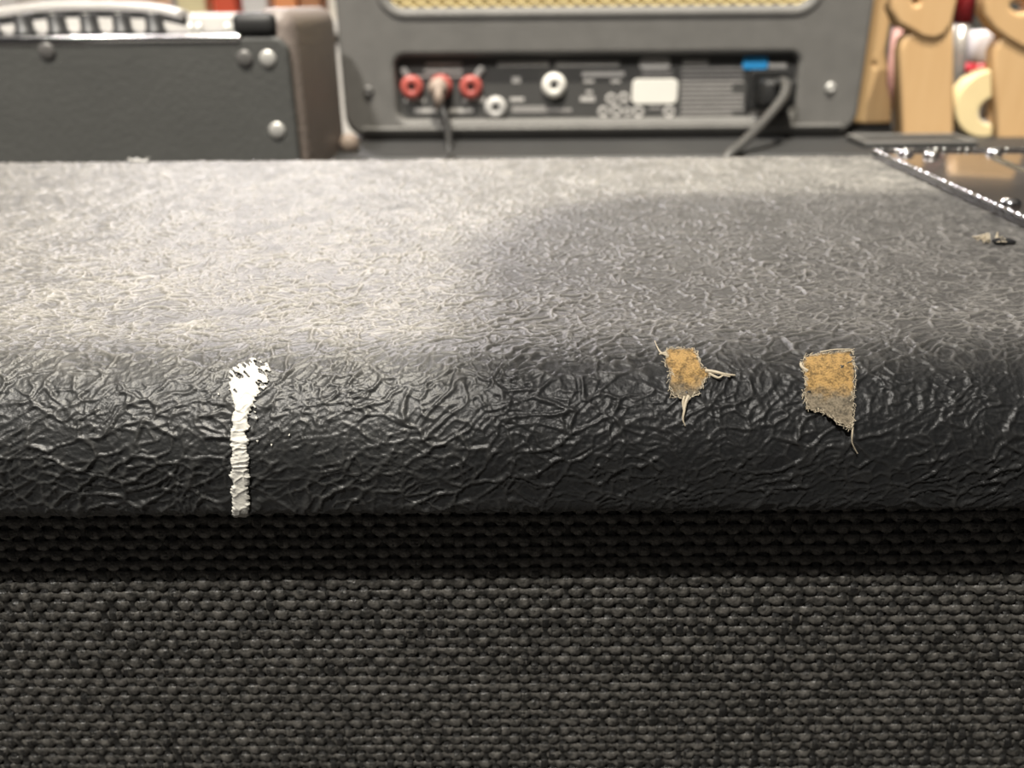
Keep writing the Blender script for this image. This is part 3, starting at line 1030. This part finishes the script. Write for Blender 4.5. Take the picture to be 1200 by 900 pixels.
# ------------------------------------------------------------------ charcoal combo amplifier at the left
AY = 0.343
ax1 = at(352, 100, AY).x
AZ = at(180, 43, AY).z
ADEP = 0.112
ca = empty('combo_amplifier', (-0.30, AY + 0.06, BENCH_Z), 'charcoal combo amplifier with row of black knobs on top, left background', 'amplifier')
AX0 = -0.48
fr = plate('front_board', [rounded_rect(AX0 + 0.004, ax1 - 0.006, BENCH_Z + 0.01, AZ - 0.002, 0.006)], AY, 0.012, 0.0018, M['combo'], ca)
box('side_shell', ax1 - 0.022, ax1, AY + 0.002, AY + ADEP, BENCH_Z, AZ + 0.0125, M['combo_side'], ca, 0.009, 4)
box('body', AX0, ax1 - 0.018, AY + 0.010, AY + ADEP, BENCH_Z, AZ - 0.003, M['combo_side'], ca, 0.002)
box('rear_rail', AX0, ax1 - 0.018, AY + ADEP - 0.016, AY + ADEP, AZ - 0.004, AZ + 0.0095, M['strap'], ca, 0.003, 3)
cp = box('control_panel', AX0, ax1 - 0.027, AY - 0.0005, AY + ADEP - 0.016, AZ - 0.0035, AZ + 0.0005, M['chrome'], ca, 0.0006)
cp['label'] = 'chrome control panel strip'
box('corner_block', ax1 - 0.031, ax1 - 0.009, AY - 0.001, AY + 0.03, AZ - 0.001, AZ + 0.0105, M['black_rubber'], ca, 0.004, 3)
for px in (-10, 30, 69, 107, 145, 183):
    p = at(px, 38, AY + 0.02)
    r = 0.0047
    k = bm_obj('knob', lathe_bm([(r * 1.25, 0.0), (r * 1.25, 0.0016), (r, 0.0024), (r * .92, 0.0092), (r * .8, 0.0100), (0, 0.0100)], 20, loc=(p.x, AY + 0.02, AZ + 0.0005)), M['knob'], ca, True)
    ptr = box('pointer', p.x - 0.0004, p.x + 0.0004, AY + 0.02 - r * 1.0, AY + 0.02 - r * 0.3, AZ + 0.0103, AZ + 0.0108, M['white_plastic'], k)
for px in (223, 233, 266, 274):
    p = at(px, 30, AY + 0.012)
    bm_obj('input_nut', lathe_bm([(0.0022, 0), (0.0022, 0.003), (0.0014, 0.0052), (0, 0.0055)], 16, loc=(p.x, AY + 0.012, AZ + 0.0005)), M['steel'], ca, True)
for px, py, mt in ((325, 153, 'steel'), (314, 69, 'steel'), (287, 69, 'dark_steel'), (55, 60, 'dark_steel')):
    p = at(px, py, AY)
    bm_obj('screw', lathe_bm([(0.0042, 0), (0.0042, 0.0004), (0.0034, 0.0008), (0.0020, 0.0011), (0, 0.0012)], 18, '-Y', (p.x, AY, p.z)), M[mt], ca, True)
hp = [at(-60, 24, AY + 0.06), at(0, 15, AY + 0.06), at(50, 8.5, AY + 0.06), at(110, 6.5, AY + 0.06), at(180, 9.5, AY + 0.06), at(215, 17, AY + 0.06)]
hb = bmesh.new()
pts = smooth_path(hp, 8)
tube_bm(pts, 0.0024, 10, hb)
for v in hb.verts: v.co.y = AY + 0.06 + (v.co.y - AY - 0.06) * 4
hb2 = tube_bm([p + Vector((0, 0.002, -0.0036)) for p in pts], 0.0026, 10)
hd2 = bm_obj('handle_shadow_strip', hb2, M['black_rubber'], ca, True)  # dark strip standing in for the handle's shadow and dark underside
hd = bm_obj('handle', hb, M['strap'], ca, True)
hd['label'] = 'pale curved carrying handle'

# ------------------------------------------------------------------ wooden pieces and bench clutter at the right
TZ = TABLE_Z
tr = empty('tray', (at(1065, 165, 0.44).x, 0.45, TZ), 'shallow black tray below the wooden stands', 'tray')
ta, tb = at(1003, 165, 0.44).x, at(1132, 165, 0.44).x
tz1 = TZ + 0.0035
box('base', ta, tb, 0.425, 0.457, TZ + 0.0002, TZ + 0.002, M['black_rubber'], tr, 0.0006)
for (x0, x1, y0, y1) in ((ta, tb, 0.425, 0.428), (ta, tb, 0.454, 0.457), (ta, ta + 0.003, 0.428, 0.454), (tb - 0.003, tb, 0.428, 0.454)):
    box('rim', x0, x1, y0, y1, TZ + 0.0015, TZ + 0.004, M['head_vinyl'], tr, 0.0008)


def extrude_outline(name, pix, Y, depth, mat, parent, hole=None, bev=0.0025):
    lp = [(at(px, py, Y).x, at(px, py, Y).z) for px, py in pix]
    loops = [lp]
    if hole:
        loops.append([(at(px, py, Y).x, at(px, py, Y).z) for px, py in hole])
    return plate(name, loops, Y, depth, bev, mat, parent, 3)


def ring_px(cx, cy, rx, ry, n=20):
    return [(cx + rx * math.cos(2 * math.pi * k / n), cy + ry * math.sin(2 * math.pi * k / n)) for k in range(n)]


WY = 0.464


def post_bottom(px): 
    # pixel row where the plane y=WY meets the speaker cabinet's top
    a, b = 100.0, 260.0
    for _ in range(40):
        mid = (a + b) / 2
        if at(px, mid, WY).z > TZ + 0.0005: a = mid
        else: b = mid
    return a


b1 = post_bottom(1085)
w1 = empty('wooden_stand', (at(1088, 160, WY).x, WY + 0.012, TZ), 'pale maple stand with curled top, between the oak slat and the tape roll', 'wooden stand')
extrude_outline('post', [(1060, b1), (1060, 60), (1063, 48), (1072, 42), (1113, 30), (1114, 80), (1115, b1)], WY, 0.013, M['wood'], w1)
extrude_outline('curl', [(1049, 8), (1054, -6), (1062, -30), (1118, -34), (1118, 0), (1113, 26), (1105, 38), (1095, 42), (1083, 40), (1072, 33), (1056, 24)], WY - 0.002, 0.013, M['wood'], w1,
                ring_px(1074, 0, 9, 11))
b2 = post_bottom(1195)
w2 = empty('wooden_stand', (at(1195, 160, WY - 0.01).x, WY + 0.005, TZ), 'pale maple stand with curled top at the far right edge', 'wooden stand')
extrude_outline('post', [(1171, b2), (1170, 60), (1176, 48), (1190, 42), (1230, 34), (1232, 80), (1232, b2)], WY, 0.013, M['wood'], w2)
extrude_outline('curl', [(1158, 14), (1160, -6), (1170, -28), (1240, -34), (1240, 30), (1230, 50), (1216, 58), (1200, 52), (1183, 42), (1168, 30)], WY - 0.002, 0.013, M['wood'], w2,
                ring_px(1196, 8, 16, 12))
b0 = post_bottom(1020)
sl = empty('carved_slat', (at(1020, 150, WY + 0.03).x, WY + 0.04, TZ), 'narrow carved oak slat with two hollows beside the amplifier head', 'wooden slat')
extrude_outline('body', [(1001, 141), (1006, 100), (1012, 50), (1018, -20), (1044, -20), (1041, 20), (1034, 60), (1037, 80), (1036, 100), (1041, 120), (1042, 141)], WY + 0.03, 0.018, M['wood_dark'], sl, ring_px(1025, 76, 5, 7))
extrude_outline('shade_foot', [(1000, post_bottom(1000) - 6), (1000, 136), (1043, 136), (1043, post_bottom(1043) - 6)], WY + 0.032, 0.014, M['black_rubber'], sl, None, 0.001)  # blackened to paint in the shadow gap under the slat

# masking tape roll standing on edge
tp = empty('tape_roll', (at(1152, 165, WY + 0.01).x, WY + 0.02, TZ), 'cream masking tape roll standing on edge between the two maple stands', 'tape roll')
TY = WY + 0.004
tc_ = at(1159, 128, TY)
R_out = tc_.z - (TZ + 0.0005)
ro = max(R_out, 0.02)


def ring_loop(c, r, n=40): return [(c.x + r * math.cos(2 * math.pi * k / n), c.z + 0.96 * r * math.sin(2 * math.pi * k / n)) for k in range(n)]


ctr = Vector((tc_.x, TY, TZ + 0.0005 + 0.96 * 0.0208))
chole = ctr + Vector((0.0025, 0, -0.0045))
plate('tape', [ring_loop(ctr, 0.0208), ring_loop(chole, 0.0100)], TY, 0.014, 0.0012, M['tape'], tp)
plate('core', [ring_loop(chole, 0.0102), ring_loop(chole, 0.0082)], TY + 0.001, 0.013, 0.0004, M['tape_core'], tp)

BY = WY + 0.045


def canister(name, label, cat, p_low, p_high, segs, Y):
    """lathed thing whose axis passes two photograph points of the plane y=Y; segs = [(part, material, [(radius_px, pixel row), ...])]"""
    a, b_ = at(p_low[0], p_low[1], Y), at(p_high[0], p_high[1], Y)
    lean = (b_.x - a.x) / (b_.z - a.z)
    e = empty(name, (a.x + lean * (TZ - a.z), Y, TZ), label, cat)
    for part, mt, prof_ in segs:
        pr = [(r / 1000 * 0.62, max(at(p_low[0], row, Y).z, TZ + 0.0003)) for r, row in prof_]
        bm = lathe_bm(pr, 20)
        for v in bm.verts:
            v.co.x += a.x + lean * (v.co.z - a.z); v.co.y += Y
        bm_obj(part, bm, M[mt], e, True)
    return e


canister('bottle', 'white bottle with red band behind the tape roll', 'bottle', (1147, 90), (1151, 45),
         [('body', 'bottle_white', [(15, 185), (16, 160), (16, 100), (14, 91)]), ('band', 'red', [(14.4, 91), (14.4, 74)]), ('cap', 'bottle_white', [(13, 74), (14.5, 70), (14.5, 40), (12, 36), (4, 35)])], BY)
canister('marker_pen', 'silver marker pen with dark red cap standing behind the tape roll', 'marker', (1121, 90), (1130, 10),
         [('barrel', 'silver_barrel', [(7, 200), (8.5, 150), (9.5, 60), (9, 26)]), ('cap', 'crimson', [(10.5, 26), (10.5, -20), (8, -30)])], BY + 0.035)
canister('marker_pen', 'thin pink marker pen leaning behind the carved oak slat', 'marker', (1044, 95), (1052, 35),
         [('barrel', 'pink', [(5, 200), (5.5, 150), (6, 30)]), ('cap', 'crimson', [(7, 30), (7, -15), (5, -20)])], BY + 0.035)
cs = empty('storage_case', (0.37, 0.72, TZ), 'dark storage case standing behind the wooden stands', 'case')
box('body', 0.245, 0.462, 0.62, 0.78, TZ, 0.06, M['case'], cs, 0.006)
box('lid', 0.243, 0.464, 0.618, 0.782, 0.0605, 0.085, M['case'], cs, 0.006)
box('latch', 0.335, 0.365, 0.613, 0.620, 0.045, 0.075, M['dark_steel'], cs, 0.002)

# ------------------------------------------------------------------ shelf with goods far behind the combo amplifier
SY = 1.55
SZ = 0.020
sh = empty('display_counter', (-0.55, SY + 0.15, FLOOR_Z), 'white display counter across the shop holding a row of cartons', 'counter')
box('counter_top', -1.40, 0.30, SY, SY + 0.30, SZ - 0.025, SZ, M['shelf'], sh, 0.003)
box('front_panel', -1.37, 0.27, SY + 0.02, SY + 0.035, FLOOR_Z + 0.08, SZ - 0.025, M['shelf'], sh)
for x in (-1.37, 0.25):
    box('side_panel', x, x + 0.02, SY + 0.035, SY + 0.28, FLOOR_Z, SZ - 0.025, M['shelf'], sh)
box('plinth', -1.35, 0.25, SY + 0.04, SY + 0.06, FLOOR_Z, FLOOR_Z + 0.08, M['black_rubber'], sh)
goods = [(-1.05, .10, .16, 'blue_box', (0.35, 0.45, 0.70), 'pale blue'), (-0.93, .08, .12, 'x', (0.75, 0.72, 0.68), 'white'), (-0.80, .09, .10, 'x', (0.82, 0.80, 0.78), 'ivory'), (-0.68, .07, .12, 'x', (0.78, 0.55, 0.45), 'salmon'),
         (-0.575, .05, .09, 'x', (0.85, 0.75, 0.45), 'yellow'), (-0.515, .04, .11, 'x', (0.75, 0.12, 0.06), 'scarlet'), (-0.46, .045, .12, 'x', (0.72, 0.70, 0.68), 'silver grey'), (-0.405, .04, .10, 'x', (0.80, 0.33, 0.14), 'orange'),
         (-0.36, .035, .10, 'x', (0.42, 0.20, 0.10), 'brown'), (-0.31, .035, .11, 'x', (0.74, 0.70, 0.62), 'cream'), (-0.25, .05, .10, 'x', (0.72, 0.12, 0.20), 'crimson'), (-0.19, .05, .09, 'x', (0.80, 0.55, 0.52), 'pink'), (-0.12, .05, .12, 'x', (0.42, 0.48, 0.46), 'grey green'),
         (-0.03, .08, .13, 'x', (0.82, 0.80, 0.62), 'pale lemon')]
for xc, w, h, _n, col, cn in goods:
    e = empty('carton', (xc, SY + 0.08, SZ), cn + ' carton standing on the far white counter', 'box', 'cartons on the far counter')
    mt = simple('carton_' + cn.replace(' ', '_'), col, 0.5, noise=0.1)
    box('body', xc - w / 2, xc + w / 2, SY + 0.03, SY + 0.13, SZ, SZ + h * 0.86, mt, e, 0.002)
    box('lid_flap', xc - w / 2 - 0.001, xc + w / 2 + 0.001, SY + 0.029, SY + 0.131, SZ + h * 0.80, SZ + h, mt, e, 0.002)
